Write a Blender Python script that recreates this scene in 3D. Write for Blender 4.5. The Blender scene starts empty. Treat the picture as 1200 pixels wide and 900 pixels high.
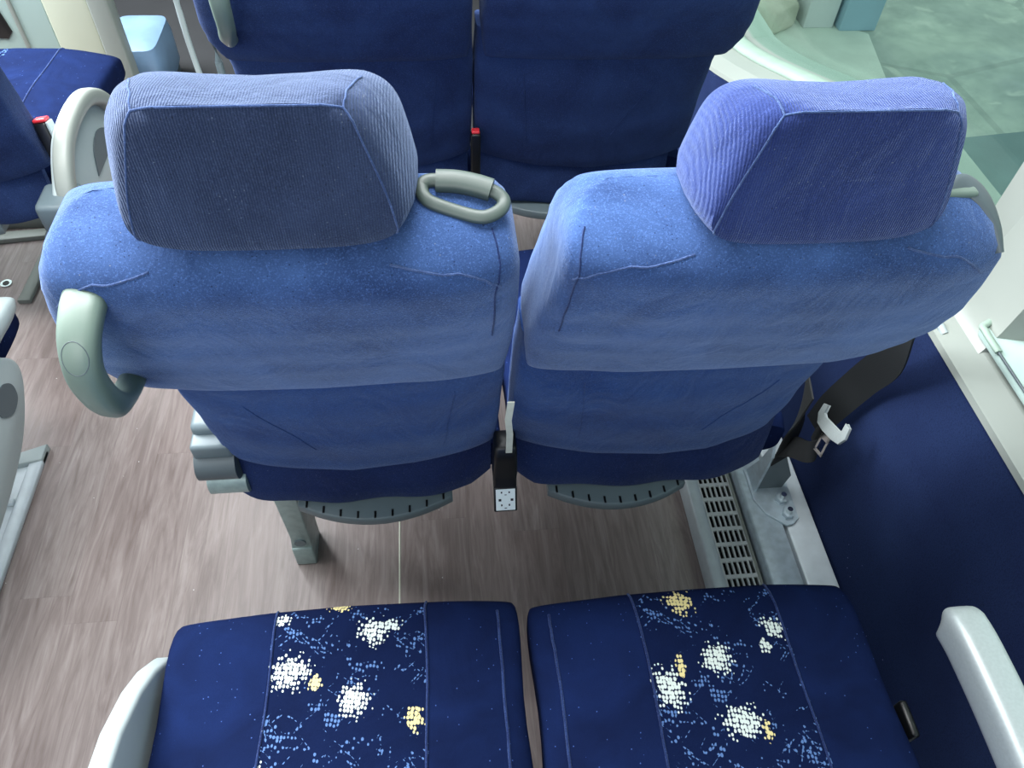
import bpy, bmesh, math, random
from mathutils import Vector, Matrix, noise
from mathutils.bvhtree import BVHTree
random.seed(4)
S = bpy.context.scene
COL = S.collection
PI = math.pi

# ------------------------------------------------------------------ materials
def lin(h):
    h = h.lstrip('#'); o = []
    for i in (0, 2, 4):
        c = int(h[i:i+2], 16) / 255
        o.append(c/12.92 if c <= .04045 else ((c+.055)/1.055)**2.4)
    return (*o, 1)

class NG:
    """tiny helper around a material node tree"""
    def __init__(s, name):
        s.m = bpy.data.materials.new(name); s.m.use_nodes = True
        s.t = s.m.node_tree; s.t.nodes.clear()
        s.out = s.t.nodes.new('ShaderNodeOutputMaterial')
        s.b = s.t.nodes.new('ShaderNodeBsdfPrincipled')
        s.t.links.new(s.b.outputs[0], s.out.inputs[0])
        s.obj = s.t.nodes.new('ShaderNodeTexCoord').outputs['Object']
    def n(s, typ, **kw):
        nd = s.t.nodes.new(typ)
        for k, v in kw.items(): setattr(nd, k, v)
        return nd
    def put(s, sock, v):
        if isinstance(v, bpy.types.NodeSocket): s.t.links.new(v, sock)
        else: sock.default_value = v
    def M(s, op, a, b=0.0, c=None, clamp=False):
        nd = s.n('ShaderNodeMath', operation=op, use_clamp=clamp)
        s.put(nd.inputs[0], a); s.put(nd.inputs[1], b)
        if c is not None: s.put(nd.inputs[2], c)
        return nd.outputs[0]
    def mix(s, f, a, b):
        nd = s.n('ShaderNodeMix', data_type='RGBA')
        s.put(nd.inputs[0], f); s.put(nd.inputs[6], a); s.put(nd.inputs[7], b)
        return nd.outputs[2]
    def scale(s, v, k):
        nd = s.n('ShaderNodeMapping'); s.put(nd.inputs[0], v)
        nd.inputs['Scale'].default_value = k if isinstance(k, tuple) else (k, k, k)
        return nd.outputs[0]
    def noise(s, sc, det=2, rough=.5, vec=None, dist=0):
        nd = s.n('ShaderNodeTexNoise'); s.put(nd.inputs['Vector'], vec or s.obj)
        nd.inputs['Scale'].default_value = sc; nd.inputs['Detail'].default_value = det
        nd.inputs['Roughness'].default_value = rough; nd.inputs['Distortion'].default_value = dist
        return nd.outputs[0]
    def rng(s, v, a, b, c=0., d=1.):
        nd = s.n('ShaderNodeMapRange'); s.put(nd.inputs[0], v)
        for i, x in enumerate((a, b, c, d)): nd.inputs[i+1].default_value = x
        return nd.outputs[0]
    def bump(s, h, st=.3, dist=.002, nrm=None):
        nd = s.n('ShaderNodeBump'); s.put(nd.inputs['Height'], h)
        nd.inputs['Strength'].default_value = st; nd.inputs['Distance'].default_value = dist
        if nrm is not None: s.put(nd.inputs['Normal'], nrm)
        return nd.outputs[0]
    def set(s, **kw):
        for k, v in kw.items():
            s.put(s.b.inputs[k.replace('_', ' ')], v)
        return s.m

def plain(name, hx, rough=.5, metal=0., spec=.5, grain=0., gs=60, bump=.0):
    g = NG(name)
    c = lin(hx)
    n = g.noise(gs, 3)
    dark = tuple(x*(1-grain) for x in c[:3]) + (1,)
    g.set(Base_Color=g.mix(g.rng(n, .35, .65), c, dark), Roughness=rough, Metallic=metal)
    g.b.inputs['Specular IOR Level'].default_value = spec
    if bump: g.set(Normal=g.bump(g.noise(gs*6, 2), bump, .001))
    return g.m

def lint(g, sc, thr, rad):
    v = g.n('ShaderNodeTexVoronoi'); g.put(v.inputs['Vector'], g.obj); v.inputs['Scale'].default_value = sc
    r = g.n('ShaderNodeSeparateColor'); g.t.links.new(v.outputs['Color'], r.inputs[0])
    return g.M('MULTIPLY', g.M('LESS_THAN', v.outputs['Distance'], rad), g.M('LESS_THAN', r.outputs[0], thr))

def velvet(name, base, worn, sheen=.55, lint_amt=.05, rib=True, patch=7, tint='#b4c8ee'):
    g = NG(name)
    brush = g.noise(patch, 4, .6, dist=.8)
    fine = g.noise(1300, 2, .7)
    col = g.mix(g.rng(brush, .36, .66), lin(base), lin(worn))
    col = g.mix(g.M('MULTIPLY', g.rng(fine, .35, .7), .35), col, tuple(x*.45 for x in lin(base)[:3])+(1,))
    nap = g.noise(520, 2, .9)
    col = g.mix(g.M('MULTIPLY', g.rng(nap, .52, .74), .42), col, tuple(min(1, x*2.3+.02) for x in lin(worn)[:3])+(1,))
    sp = lint(g, 260, lint_amt, .15)
    col = g.mix(g.M('MULTIPLY', sp, .8), col, lin('#b9c8e6'))
    pit = lint(g, 260, .2, .19)
    col = g.mix(g.M('MULTIPLY', pit, .65), col, tuple(x*.25 for x in lin(base)[:3])+(1,))
    h = g.M('ADD', g.M('MULTIPLY', fine, .5), g.M('MULTIPLY', nap, .6))
    if rib:
        w = g.n('ShaderNodeTexWave', wave_type='BANDS', bands_direction='X')
        g.put(w.inputs['Vector'], g.obj); w.inputs['Scale'].default_value = 150
        w.inputs['Distortion'].default_value = 1.6; w.inputs['Detail'].default_value = 2
        h = g.M('ADD', h, g.M('MULTIPLY', w.outputs['Fac'], .5))
        col = g.mix(g.M('MULTIPLY', w.outputs['Fac'], .16), col, tuple(min(1, x*1.7+.01) for x in lin(worn)[:3])+(1,))
    b1 = g.bump(h, .65, .002)
    wr = g.noise(16, 3, .55, vec=g.scale(g.obj, (1, 1, .5)), dist=1.2)
    b2 = g.bump(wr, .35, .012, b1)
    g.set(Base_Color=col, Roughness=.92, Normal=b2, Sheen_Weight=sheen, Sheen_Roughness=.38, Sheen_Tint=lin(tint))
    g.b.inputs['Specular IOR Level'].default_value = .12
    return g.m

def pattern_velvet(name, blobs, x0, x1):
    """moquette seat cushion: plain outer bolsters, printed centre panel (object coordinates of one cushion)"""
    g = NG(name)
    xyz = g.n('ShaderNodeSeparateXYZ'); g.t.links.new(g.obj, xyz.inputs[0])
    X, Y = xyz.outputs[0], xyz.outputs[1]
    brush = g.noise(9, 3, .6, dist=.6)
    fine = g.noise(800, 2, .7)
    base = g.mix(g.rng(brush, .35, .68), lin('#101a38'), lin('#15234a'))
    panel = g.M('MULTIPLY', g.M('GREATER_THAN', X, x0), g.M('LESS_THAN', X, x1))
    base = g.mix(g.M('MULTIPLY', panel, .55), base, lin('#0c1530'))
    base = g.mix(g.M('MULTIPLY', g.rng(fine, .3, .7), .3), base, lin('#070d26'))
    # dots of the weave
    mp = g.n('ShaderNodeMapping'); g.put(mp.inputs[0], g.obj)
    mp.inputs['Rotation'].default_value = (0, 0, .12); mp.inputs['Scale'].default_value = (235, 175, 1)
    vo = g.n('ShaderNodeTexVoronoi', voronoi_dimensions='2D'); g.put(vo.inputs['Vector'], mp.outputs[0])
    vo.inputs['Scale'].default_value = 1; vo.inputs['Randomness'].default_value = .45
    sc = g.n('ShaderNodeSeparateColor'); g.t.links.new(vo.outputs['Color'], sc.inputs[0])
    wob = g.M('MULTIPLY', g.M('SUBTRACT', g.noise(70, 3, .7), .5), .05)
    def blob(cx, cy, rx, ry):
        dx = g.M('DIVIDE', g.M('SUBTRACT', X, cx), rx); dy = g.M('DIVIDE', g.M('SUBTRACT', Y, cy), ry)
        d = g.M('SQRT', g.M('ADD', g.M('MULTIPLY', dx, dx), g.M('MULTIPLY', dy, dy)))
        d = g.M('ADD', d, g.M('MULTIPLY', wob, 14))
        return g.rng(d, .35, 1.45, 1., 0.)
    wh = 0.0; ye = 0.0
    for kind, cx, cy, rx, ry in blobs:
        d = blob(cx, cy, rx, ry)
        if kind == 'w': wh = g.M('MAXIMUM', wh, d)
        else: ye = g.M('MAXIMUM', ye, d)
    rnd = sc.outputs[0]
    def dots(dens, rad):
        # the dot grows where the blob is dense
        size = g.M('MULTIPLY', g.M('SQRT', dens), rad)
        on = g.rng(g.M('SUBTRACT', size, vo.outputs['Distance']), -.06, .06)
        return g.M('MULTIPLY', on, g.M('LESS_THAN', rnd, g.M('MULTIPLY', dens, 1.25)))
    # pale blue scribbles: thin diagonal noise ridges
    def ridge(rot, off, sx, sy, wd):
        m2 = g.n('ShaderNodeMapping'); g.put(m2.inputs[0], g.obj)
        m2.inputs['Rotation'].default_value = (0, 0, rot); m2.inputs['Location'].default_value = (off, off, 0)
        r = g.noise(1, 2, .5, vec=g.scale(m2.outputs[0], (sx, sy, 1)))
        return g.rng(g.M('ABSOLUTE', g.M('SUBTRACT', r, .5)), 0., wd, 1., 0.)
    sq = g.M('MAXIMUM', ridge(.75, .3, 14, 55, .03), ridge(-.8, 2.1, 16, 50, .028))
    sq = g.M('MULTIPLY', sq, g.rng(g.noise(30, 2), .44, .56))
    halo = g.M('MULTIPLY', g.rng(g.noise(38, 2), .56, .68), .55)
    sq = g.M('MAXIMUM', sq, halo)
    blue = g.M('MULTIPLY', dots(g.M('MINIMUM', sq, .7), .50), panel)
    col = g.mix(g.M('MULTIPLY', blue, .75), base, lin('#5c7cb0'))
    col = g.mix(g.M('MULTIPLY', dots(wh, .52), panel), col, lin('#c6d0c9'))
    col = g.mix(g.M('MULTIPLY', dots(ye, .55), panel), col, lin('#cfc28a'))
    sp = lint(g, 150, .22, .11)
    side = g.M('SUBTRACT', 1., panel)
    col = g.mix(g.M('MULTIPLY', g.M('MULTIPLY', sp, .75), side), col, lin('#4d67a8'))
    h = g.M('ADD', g.M('MULTIPLY', fine, .5), g.M('MULTIPLY', g.noise(260, 2), .5))
    b1 = g.bump(h, .35, .0015)
    b2 = g.bump(g.noise(11, 3, .5, dist=1.), .3, .012, b1)
    g.set(Base_Color=col, Roughness=.92, Normal=b2, Sheen_Weight=.0)
    g.b.inputs['Specular IOR Level'].default_value = .03
    return g.m

BL = [('w', -.064, -.09, .026, .022), ('w', .0155, -.131, .019, .02), ('w', .037, -.045, .019, .019), ('w', .056, -.04, .017, .009),
      ('y', -.0085, -.001, .014, .014), ('w', -.081, -.02, .011, .008), ('y', .089, -.156, .010, .016), ('y', -.0315, -.106, .008, .013), ('w', -.11, -.2, .02, .02)]
BR = [('y', -.026, -.024, .019, .019), ('w', .002, -.107, .019, .020), ('w', .088, -.072, .014, .015), ('w', -.066, -.138, .021, .025),
      ('y', -.046, -.115, .006, .018), ('w', .014, -.186, .025, .019), ('y', .040, -.198, .006, .013), ('w', .07, -.094, .01, .01), ('w', -.03, -.27, .02, .02)]
BO = [('w', .02, -.06, .03, .025), ('w', -.06, -.12, .025, .02), ('y', -.01, -.02, .018, .015), ('w', .08, -.05, .02, .02), ('w', .06, -.16, .02, .02)]

MT = dict(
    velvet=velvet('lit_worn_blue_velvet', '#2c416c', '#435f92', rib=False),  # paler base stands for light falling on the shoulder section
    velvet_top=velvet('worn_velvet_headrest', '#222c45', '#333f5c', sheen=.6),
    velvet_right=velvet('blue_velvet_headrest', '#1e2a58', '#2c3b70', sheen=.5, lint_amt=.07),
    velvet_low_shade=velvet('shaded_blue_velvet', '#1e3568', '#2a4a82', sheen=.3, lint_amt=.02, rib=False, patch=5),  # darker base puts the lower cover's shade into the colour
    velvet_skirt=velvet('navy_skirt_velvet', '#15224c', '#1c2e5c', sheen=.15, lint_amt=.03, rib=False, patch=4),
    velvet_far_shade=velvet('shaded_far_velvet', '#1f2d54', '#2a3e6a', sheen=.12, lint_amt=.01, rib=False, patch=6),  # same velvet darkened, for seat backs standing in shade
    seam=velvet('seam_thread_velvet', '#33456e', '#4a5d88', sheen=.5, rib=False, patch=40),
    seam_dark=velvet('dark_seam_velvet', '#1c2850', '#283a66', sheen=.3, rib=False, patch=40),
    cushL=pattern_velvet('printed_cushion_moquette', BL, -.0905, .1045),
    cushR=pattern_velvet('printed_cushion_moquette_right', BR, -.088, .1045),
    cushO=pattern_velvet('printed_cushion_moquette_other', BO, -.10, .10),
    cushB=pattern_velvet('printed_cushion_moquette_aisle', BO, -.21, -.015),
    olive=plain('olive_grey_plastic', '#67786f', .42, grain=.06, gs=12, bump=.05),
    pale=plain('pale_grey_plastic', '#9ca8a9', .42, grain=.05, gs=8, bump=.08),
    silver=plain('silver_painted_plastic', '#a3adad', .38, metal=.25, grain=.08, gs=300, bump=.12),
    grey=plain('mid_grey_plastic', '#5d6b70', .45, grain=.08, gs=20),
    dgrey=plain('dark_grey_plastic', '#4a555a', .5, grain=.1, gs=20),
    black=plain('black_plastic', '#0b0d0f', .4),
    web=None,
    white=plain('white_trim', '#838983', .42, grain=.04, gs=6, bump=.04),
    cream=plain('cream_panel', '#b4b9a6', .5, grain=.05, gs=3),
    mint=plain('pale_green_panel', '#9fb4ae', .5, grain=.05, gs=3),
    ringgrey=plain('slate_plastic', '#414d49', .45, grain=.08, gs=20, bump=.05),
    grille=plain('grille_white', '#c4cbcb', .45, grain=.05, gs=30),
    gasket=plain('grey_green_gasket', '#8b9f92', .55, grain=.1, gs=15),
    leg=plain('hammered_grey_paint', '#93a7a6', .42, metal=.2, grain=.2, gs=70, bump=.2),
    alu=plain('brushed_aluminium', '#c3ced3', .4, metal=.15, grain=.08, gs=40, bump=.06),
    steel=plain('galvanised_steel', '#b4c6cf', .38, metal=.25, grain=.18, gs=60, bump=.05),
    chrome=plain('chrome', '#d6dada', .18, metal=1.),
    red=plain('red_button', '#d2303a', .4),
    label=plain('white_label', '#dfe8e8', .5),
    yellow=plain('pale_yellow_plastic', '#cfd08c', .5),
    plastic=plain('clear_plastic_cover', '#6f8ba8', .4, grain=.2, gs=10, bump=.3),
    bluecol=plain('pale_blue_steel', '#8fb0c0', .5, grain=.1, gs=3),
    concrete_block=plain('dusty_concrete', '#b3b7a4', .8, grain=.2, gs=6),
    darkfill=plain('dark_shade_fill', '#1b1d20', .8, grain=.2, gs=8),  # near-black fill standing for shade ahead and inside the duct
    strap=plain('white_strap', '#d9dccb', .6, grain=.1, gs=60),
)

def mat_web():
    g = NG('black_webbing')
    w = g.n('ShaderNodeTexWave', bands_direction='DIAGONAL'); g.put(w.inputs['Vector'], g.obj); w.inputs['Scale'].default_value = 300
    g.set(Base_Color=g.mix(w.outputs['Fac'], lin('#0c0e10'), lin('#1c2022')), Roughness=.6, Normal=g.bump(w.outputs['Fac'], .3, .0006))
    return g.m
MT['web'] = mat_web()

def mat_floor():
    g = NG('wood_look_vinyl')
    xyz = g.n('ShaderNodeSeparateXYZ'); g.t.links.new(g.obj, xyz.inputs[0])
    X, Y = xyz.outputs[0], xyz.outputs[1]
    pw = .095
    px_ = g.M('DIVIDE', g.M('ADD', X, 5.0), pw)
    idx = g.M('FLOOR', px_)
    wn = g.n('ShaderNodeTexWhiteNoise', noise_dimensions='1D'); g.put(wn.inputs['W'], idx)
    yy = g.M('DIVIDE', g.M('ADD', Y, g.M('MULTIPLY', wn.outputs['Value'], 3.)), .75)
    wn2 = g.n('ShaderNodeTexWhiteNoise', noise_dimensions='2D')
    cb = g.n('ShaderNodeCombineXYZ'); g.put(cb.inputs[0], idx); g.put(cb.inputs[1], g.M('FLOOR', yy)); g.t.links.new(cb.outputs[0], wn2.inputs['Vector'])
    fx = g.M('FRACT', px_)
    joint = g.M('MAXIMUM', g.M('LESS_THAN', fx, .006), g.M('MULTIPLY', g.M('LESS_THAN', g.M('FRACT', yy), .0015), .5))
    off = g.n('ShaderNodeVectorMath', operation='ADD'); g.put(off.inputs[0], g.obj); g.t.links.new(wn2.outputs['Color'], off.inputs[1])
    gr = g.noise(1, 5, .62, vec=g.scale(off.outputs[0], (38, 4.5, 1)), dist=1.6)
    gr2 = g.noise(1, 3, .6, vec=g.scale(off.outputs[0], (150, 9, 1)), dist=.5)
    c = g.mix(g.rng(gr, .32, .68), lin('#72676400'[:7]), lin('#968c89'))
    c = g.mix(g.M('MULTIPLY', g.rng(gr2, .45, .75), .45), c, lin('#5c4f4b'))
    c = g.mix(g.M('MULTIPLY', wn2.outputs['Value'], .22), c, lin('#7c6662'))
    c = g.mix(g.M('MULTIPLY', joint, .3), c, lin('#332722'))
    dust = g.rng(g.noise(3, 4), .5, .8)
    c = g.mix(g.M('MULTIPLY', dust, .15), c, lin('#a39b98'))
    sp = lint(g, 42, .14, .045)
    c = g.mix(sp, c, lin('#d5d5d5'))
    g.set(Base_Color=c, Roughness=g.rng(gr, .3, .7, .34, .5), Normal=g.bump(gr2, .12, .001))
    return g.m
MT['floor'] = mat_floor()

def mat_carpet():
    g = NG('navy_wall_carpet')
    n = g.noise(420, 3, .7); b = g.noise(5, 3)
    c = g.mix(g.rng(b, .35, .7), lin('#1b2544'), lin('#222f50'))
    c = g.mix(g.M('MULTIPLY', g.rng(n, .45, .7), .5), c, lin('#0e1428'))
    c = g.mix(g.M('MULTIPLY', lint(g, 60, .1, .06), .7), c, lin('#8a95b5'))
    g.set(Base_Color=c, Roughness=.95, Normal=g.bump(n, .5, .0015), Sheen_Weight=.0)
    g.b.inputs['Specular IOR Level'].default_value = .03
    return g.m
MT['carpet'] = mat_carpet()

def mat_ground():
    g = NG('workshop_concrete')
    a = g.noise(.9, 6, .62, dist=.4); b = g.noise(6, 5, .6)
    c = g.mix(g.rng(a, .35, .68), lin('#7f9089'), lin('#a5b5a6'))
    c = g.mix(g.M('MULTIPLY', g.rng(b, .4, .7), .4), c, lin('#74857f'))
    st = g.rng(g.noise(2.3, 3, dist=2.), .62, .7)
    c = g.mix(g.M('MULTIPLY', st, .35), c, lin('#c2cdbd'))
    v = g.n('ShaderNodeTexVoronoi', feature='DISTANCE_TO_EDGE'); g.put(v.inputs['Vector'], g.obj); v.inputs['Scale'].default_value = .55
    c = g.mix(g.M('MULTIPLY', g.M('LESS_THAN', v.outputs[0], .012), .3), c, lin('#5f6f69'))
    g.set(Base_Color=c, Roughness=g.rng(b, .3, .7, .45, .75), Normal=g.bump(b, .1, .01))
    return g.m
MT['ground'] = mat_ground()

def mat_glass():
    m = bpy.data.materials.new('window_glass'); m.use_nodes = True; t = m.node_tree; t.nodes.clear()
    o = t.nodes.new('ShaderNodeOutputMaterial'); mx = t.nodes.new('ShaderNodeMixShader')
    tr = t.nodes.new('ShaderNodeBsdfTransparent'); tr.inputs[0].default_value = (.86, .97, .93, 1)
    gl = t.nodes.new('ShaderNodeBsdfGlossy'); gl.inputs['Roughness'].default_value = .02
    fr = t.nodes.new('ShaderNodeLayerWeight'); fr.inputs[0].default_value = .12
    ml = t.nodes.new('ShaderNodeMath'); ml.operation = 'MULTIPLY'; ml.inputs[1].default_value = .35; t.links.new(fr.outputs['Facing'], ml.inputs[0]); t.links.new(ml.outputs[0], mx.inputs[0]); t.links.new(tr.outputs[0], mx.inputs[1]); t.links.new(gl.outputs[0], mx.inputs[2])
    t.links.new(mx.outputs[0], o.inputs[0]); return m
MT['glass'] = mat_glass()

# ------------------------------------------------------------------ mesh helpers
def obj(name, bm, mat, parent=None, smooth=True, label=None, subsurf=0):
    me = bpy.data.meshes.new(name)
    bmesh.ops.recalc_face_normals(bm, faces=bm.faces)
    bm.to_mesh(me); bm.free()
    me.materials.append(MT[mat] if isinstance(mat, str) else mat)
    for p in me.polygons: p.use_smooth = smooth
    if smooth:
        try: me.set_sharp_from_angle(angle=math.radians(50))
        except Exception: pass
    o = bpy.data.objects.new(name, me); COL.objects.link(o)
    if parent is not None: o.parent = parent
    if label: o['label'] = label
    if subsurf:
        md = o.modifiers.new('Subdivision', 'SUBSURF'); md.levels = md.render_levels = subsurf
    return o

def thing(name, label, cat, loc=(0, 0, 0), rotz=0, group=None):
    o = bpy.data.objects.new(name, None); COL.objects.link(o)
    o.location = loc; o.rotation_euler = (0, 0, rotz); o.empty_display_size = .05
    o['label'] = label; o['category'] = cat
    if group: o['group'] = group
    return o
def tag(o, label, cat, group=None):
    o['label'] = label; o['category'] = cat
    if group: o['group'] = group
    return o
def struct(name, bm, mat, parent=None, smooth=False):
    o = obj(name, bm, mat, parent, smooth)
    if parent is None: o['kind'] = 'structure'
    return o
def dup(root, loc, label, name=None, swap=None, skip=()):
    r = root.copy(); COL.objects.link(r); r.location = loc; r['label'] = label
    for ch in list(root.children):
        if ch.name.split('.')[0] in skip: continue
        c = ch.copy(); COL.objects.link(c); c.parent = r
        for g in ch.children:
            d = g.copy(); COL.objects.link(d); d.parent = c
    return r

def box(bm, x0, x1, y0, y1, z0, z1, bev=0., seg=2, M=None):
    vs = [bm.verts.new((x, y, z)) for x in (x0, x1) for y in (y0, y1) for z in (z0, z1)]
    f = [bm.faces.new([vs[i] for i in q]) for q in ((0, 1, 3, 2), (4, 6, 7, 5), (0, 4, 5, 1), (2, 3, 7, 6), (0, 2, 6, 4), (1, 5, 7, 3))]
    if bev > 0:
        ed = list({e for q in f for e in q.edges})
        r = bmesh.ops.bevel(bm, geom=ed, offset=bev, segments=seg, profile=.5, affect='EDGES')
        nv = {v for q in r['faces'] for v in q.verts} | {v for v in vs if v.is_valid}
    else: nv = set(vs)
    if M is not None:
        for v in nv: v.co = M @ v.co
    return bm
def nbox(*a, **k):
    return box(bmesh.new(), *a, **k)

def loft(bm, rings, cap=True, closed=False):
    R = [[bm.verts.new(p) for p in r] for r in rings]
    n = len(R[0])
    pairs = list(zip(R, R[1:])) + ([(R[-1], R[0])] if closed else [])
    for a, b in pairs:
        for i in range(n):
            j = (i+1) % n
            bm.faces.new((a[i], a[j], b[j], b[i]))
    if cap and not closed:
        for r in (R[0], R[-1]):
            c = bm.verts.new(sum((v.co for v in r), Vector())/n)
            for i in range(n): bm.faces.new((r[i], r[(i+1) % n], c))
    return bm

def sell(n=56, e=5.):
    """unit superellipse"""
    o = []
    for i in range(n):
        t = 2*PI*i/n; c, s = math.cos(t), math.sin(t)
        o.append((math.copysign(abs(c)**(2/e), c), math.copysign(abs(s)**(2/e), s)))
    return o

def catmull(P, k=8, closed=False):
    P = [Vector(p) for p in P]; n = len(P); out = []
    m = n if closed else n-1
    for i in range(m):
        a = P[(i-1) % n] if closed or i > 0 else P[0]*2-P[1]
        b = P[i]; c = P[(i+1) % n]
        d = P[(i+2) % n] if closed or i+2 < n else P[-1]*2-P[-2]
        for j in range(k):
            t = j/k
            out.append(.5*((2*b)+(c-a)*t+(2*a-5*b+4*c-d)*t*t+(3*b-a-3*c+d)*t**3))
    if not closed: out.append(P[-1])
    return out

def sweep(bm, pts, rw, rh=None, up=Vector((0, 0, 1)), n=12, closed=False, e=2., cap=True):
    """tube along pts; rw / rh half width (across) and half height (along up); floats or lists"""
    pts = [Vector(p) for p in pts]; N = len(pts)
    rh = rw if rh is None else rh
    prof = sell(n, e); rings = []
    for i, p in enumerate(pts):
        if closed: t = pts[(i+1) % N]-pts[i-1]
        else: t = pts[min(i+1, N-1)]-pts[max(i-1, 0)]
        t.normalize()
        s = t.cross(up)
        if s.length < 1e-4: s = t.cross(Vector((0, 1, 0)))
        s.normalize(); u = s.cross(t).normalized()
        a = rw[i] if isinstance(rw, (list, tuple)) else rw
        b = rh[i] if isinstance(rh, (list, tuple)) else rh
        rings.append([p+s*a*c+u*b*d for c, d in prof])
    return loft(bm, rings, cap, closed)

def prism(bm, outline, axis, a, b, bev=0.):
    """extrude a 2D outline along axis ('x','y','z') from a to b, rounded rim of size bev"""
    def P(q, h, k):
        u, v = q; 
        return {'x': (h, u, v), 'y': (u, h, v), 'z': (u, v, h)}[axis]
    n = len(outline)
    cx = sum(q[0] for q in outline)/n; cy = sum(q[1] for q in outline)/n
    def inset(d):
        o = []
        for i, q in enumerate(outline):
            p0 = Vector(outline[i-1]); p1 = Vector(outline[(i+1) % n]); t = (p1-p0)
            nn = Vector((t.y, -t.x)); 
            if nn.length > 0: nn.normalize()
            if nn.dot(Vector((q[0]-cx, q[1]-cy))) < 0: nn = -nn
            o.append((q[0]-nn.x*d, q[1]-nn.y*d))
        return o
    rings = []
    if bev:
        for s, d in ((0, 1), (.3, .3), (1, 0)): rings.append([P(q, a+bev*s, 0) for q in inset(bev*d)])
        for s, d in ((1, 0), (.3, .3), (0, 1)): rings.append([P(q, b-bev*s, 0) for q in inset(bev*d)])
    else: rings = [[P(q, a, 0) for q in outline], [P(q, b, 0) for q in outline]]
    R = [[bm.verts.new(p) for p in r] for r in rings]
    for A, B in zip(R, R[1:]):
        for i in range(n):
            bm.faces.new((A[i], A[(i+1) % n], B[(i+1) % n], B[i]))
    bm.faces.new(R[0]); bm.faces.new(R[-1][::-1])
    return bm

def ribbon(bm, pts, widths, th=.0015):
    """flat webbing along pts, width vector per point"""
    rings = []
    for i, (p, w) in enumerate(zip(pts, widths)):
        p = Vector(p); w = Vector(w)
        t = Vector(pts[min(i+1, len(pts)-1)])-Vector(pts[max(i-1, 0)])
        nn = t.cross(w).normalized()*th
        rings.append([p-w+nn, p+w+nn, p+w-nn, p-w-nn])
    return loft(bm, rings)

def lerp_table(T, z):
    if z <= T[0][0]: return T[0][1:]
    for a, b in zip(T, T[1:]):
        if z <= b[0]:
            k = (z-a[0])/(b[0]-a[0]); k = k*k*(3-2*k)*.5+k*.5
            return tuple(x+(y-x)*k for x, y in zip(a[1:], b[1:]))
    return T[-1][1:]

def seam_on(src, pts, parent, mat='seam', r=.0011, name='seam', lift=.0004, label=None):
    """a stitched seam: a thin cord laid on the surface of src"""
    bm = bmesh.new(); bm.from_mesh(src.data); bvh = BVHTree.FromBMesh(bm); bm.free()
    q = []
    for p in catmull(pts, 10):
        loc, nrm, _, _ = bvh.find_nearest(p)
        q.append(loc+nrm*lift)
    out = sweep(bmesh.new(), q, r, n=8)
    return obj(name, out, mat, parent, label=label)

# ------------------------------------------------------------------ seat
# local frame of a seat: x across (s = -1 when its outer side is to the left), y = 0 at the rear lower edge of the backrest, z up from the floor
# backrest table: z, rear y, thickness, inner half width, outer half width, exponent
def backrest_sections(T, zs, s, sag=0., amp=.0, win=0., wout=0., wtop=False):
    prof = sell(96, 6.5); rings = []
    for z in zs:
        yr, d, wi, wo = lerp_table(T, z)[:4]; wi += win*(max(0, min(1, (.93-z)/.12)) if wtop else 1); wo += wout*max(0, min(1, (.80-z)/.08)); wo += (.014 if s > 0 and wtop else 0)*min(1, max(0, (1.0-z)/.05))
        r = []
        for c, q in prof:
            x = c*(wo if c*s > 0 else wi)
            y = yr+d/2+q*d/2
            if q < 0: y += .012*(c*c)*(-q)           # slightly domed rear face
            zz = z-sag*(1-c*c)
            if amp: 
                nv = noise.noise(Vector((x*9, z*7, s*3.1)))*amp+noise.noise(Vector((x*22, z*5, s+9)))*amp*.4
                y += nv*(1 if q < 0 else 0)
            r.append(Vector((x, y, zz)))
        rings.append(r)
    return rings

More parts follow.
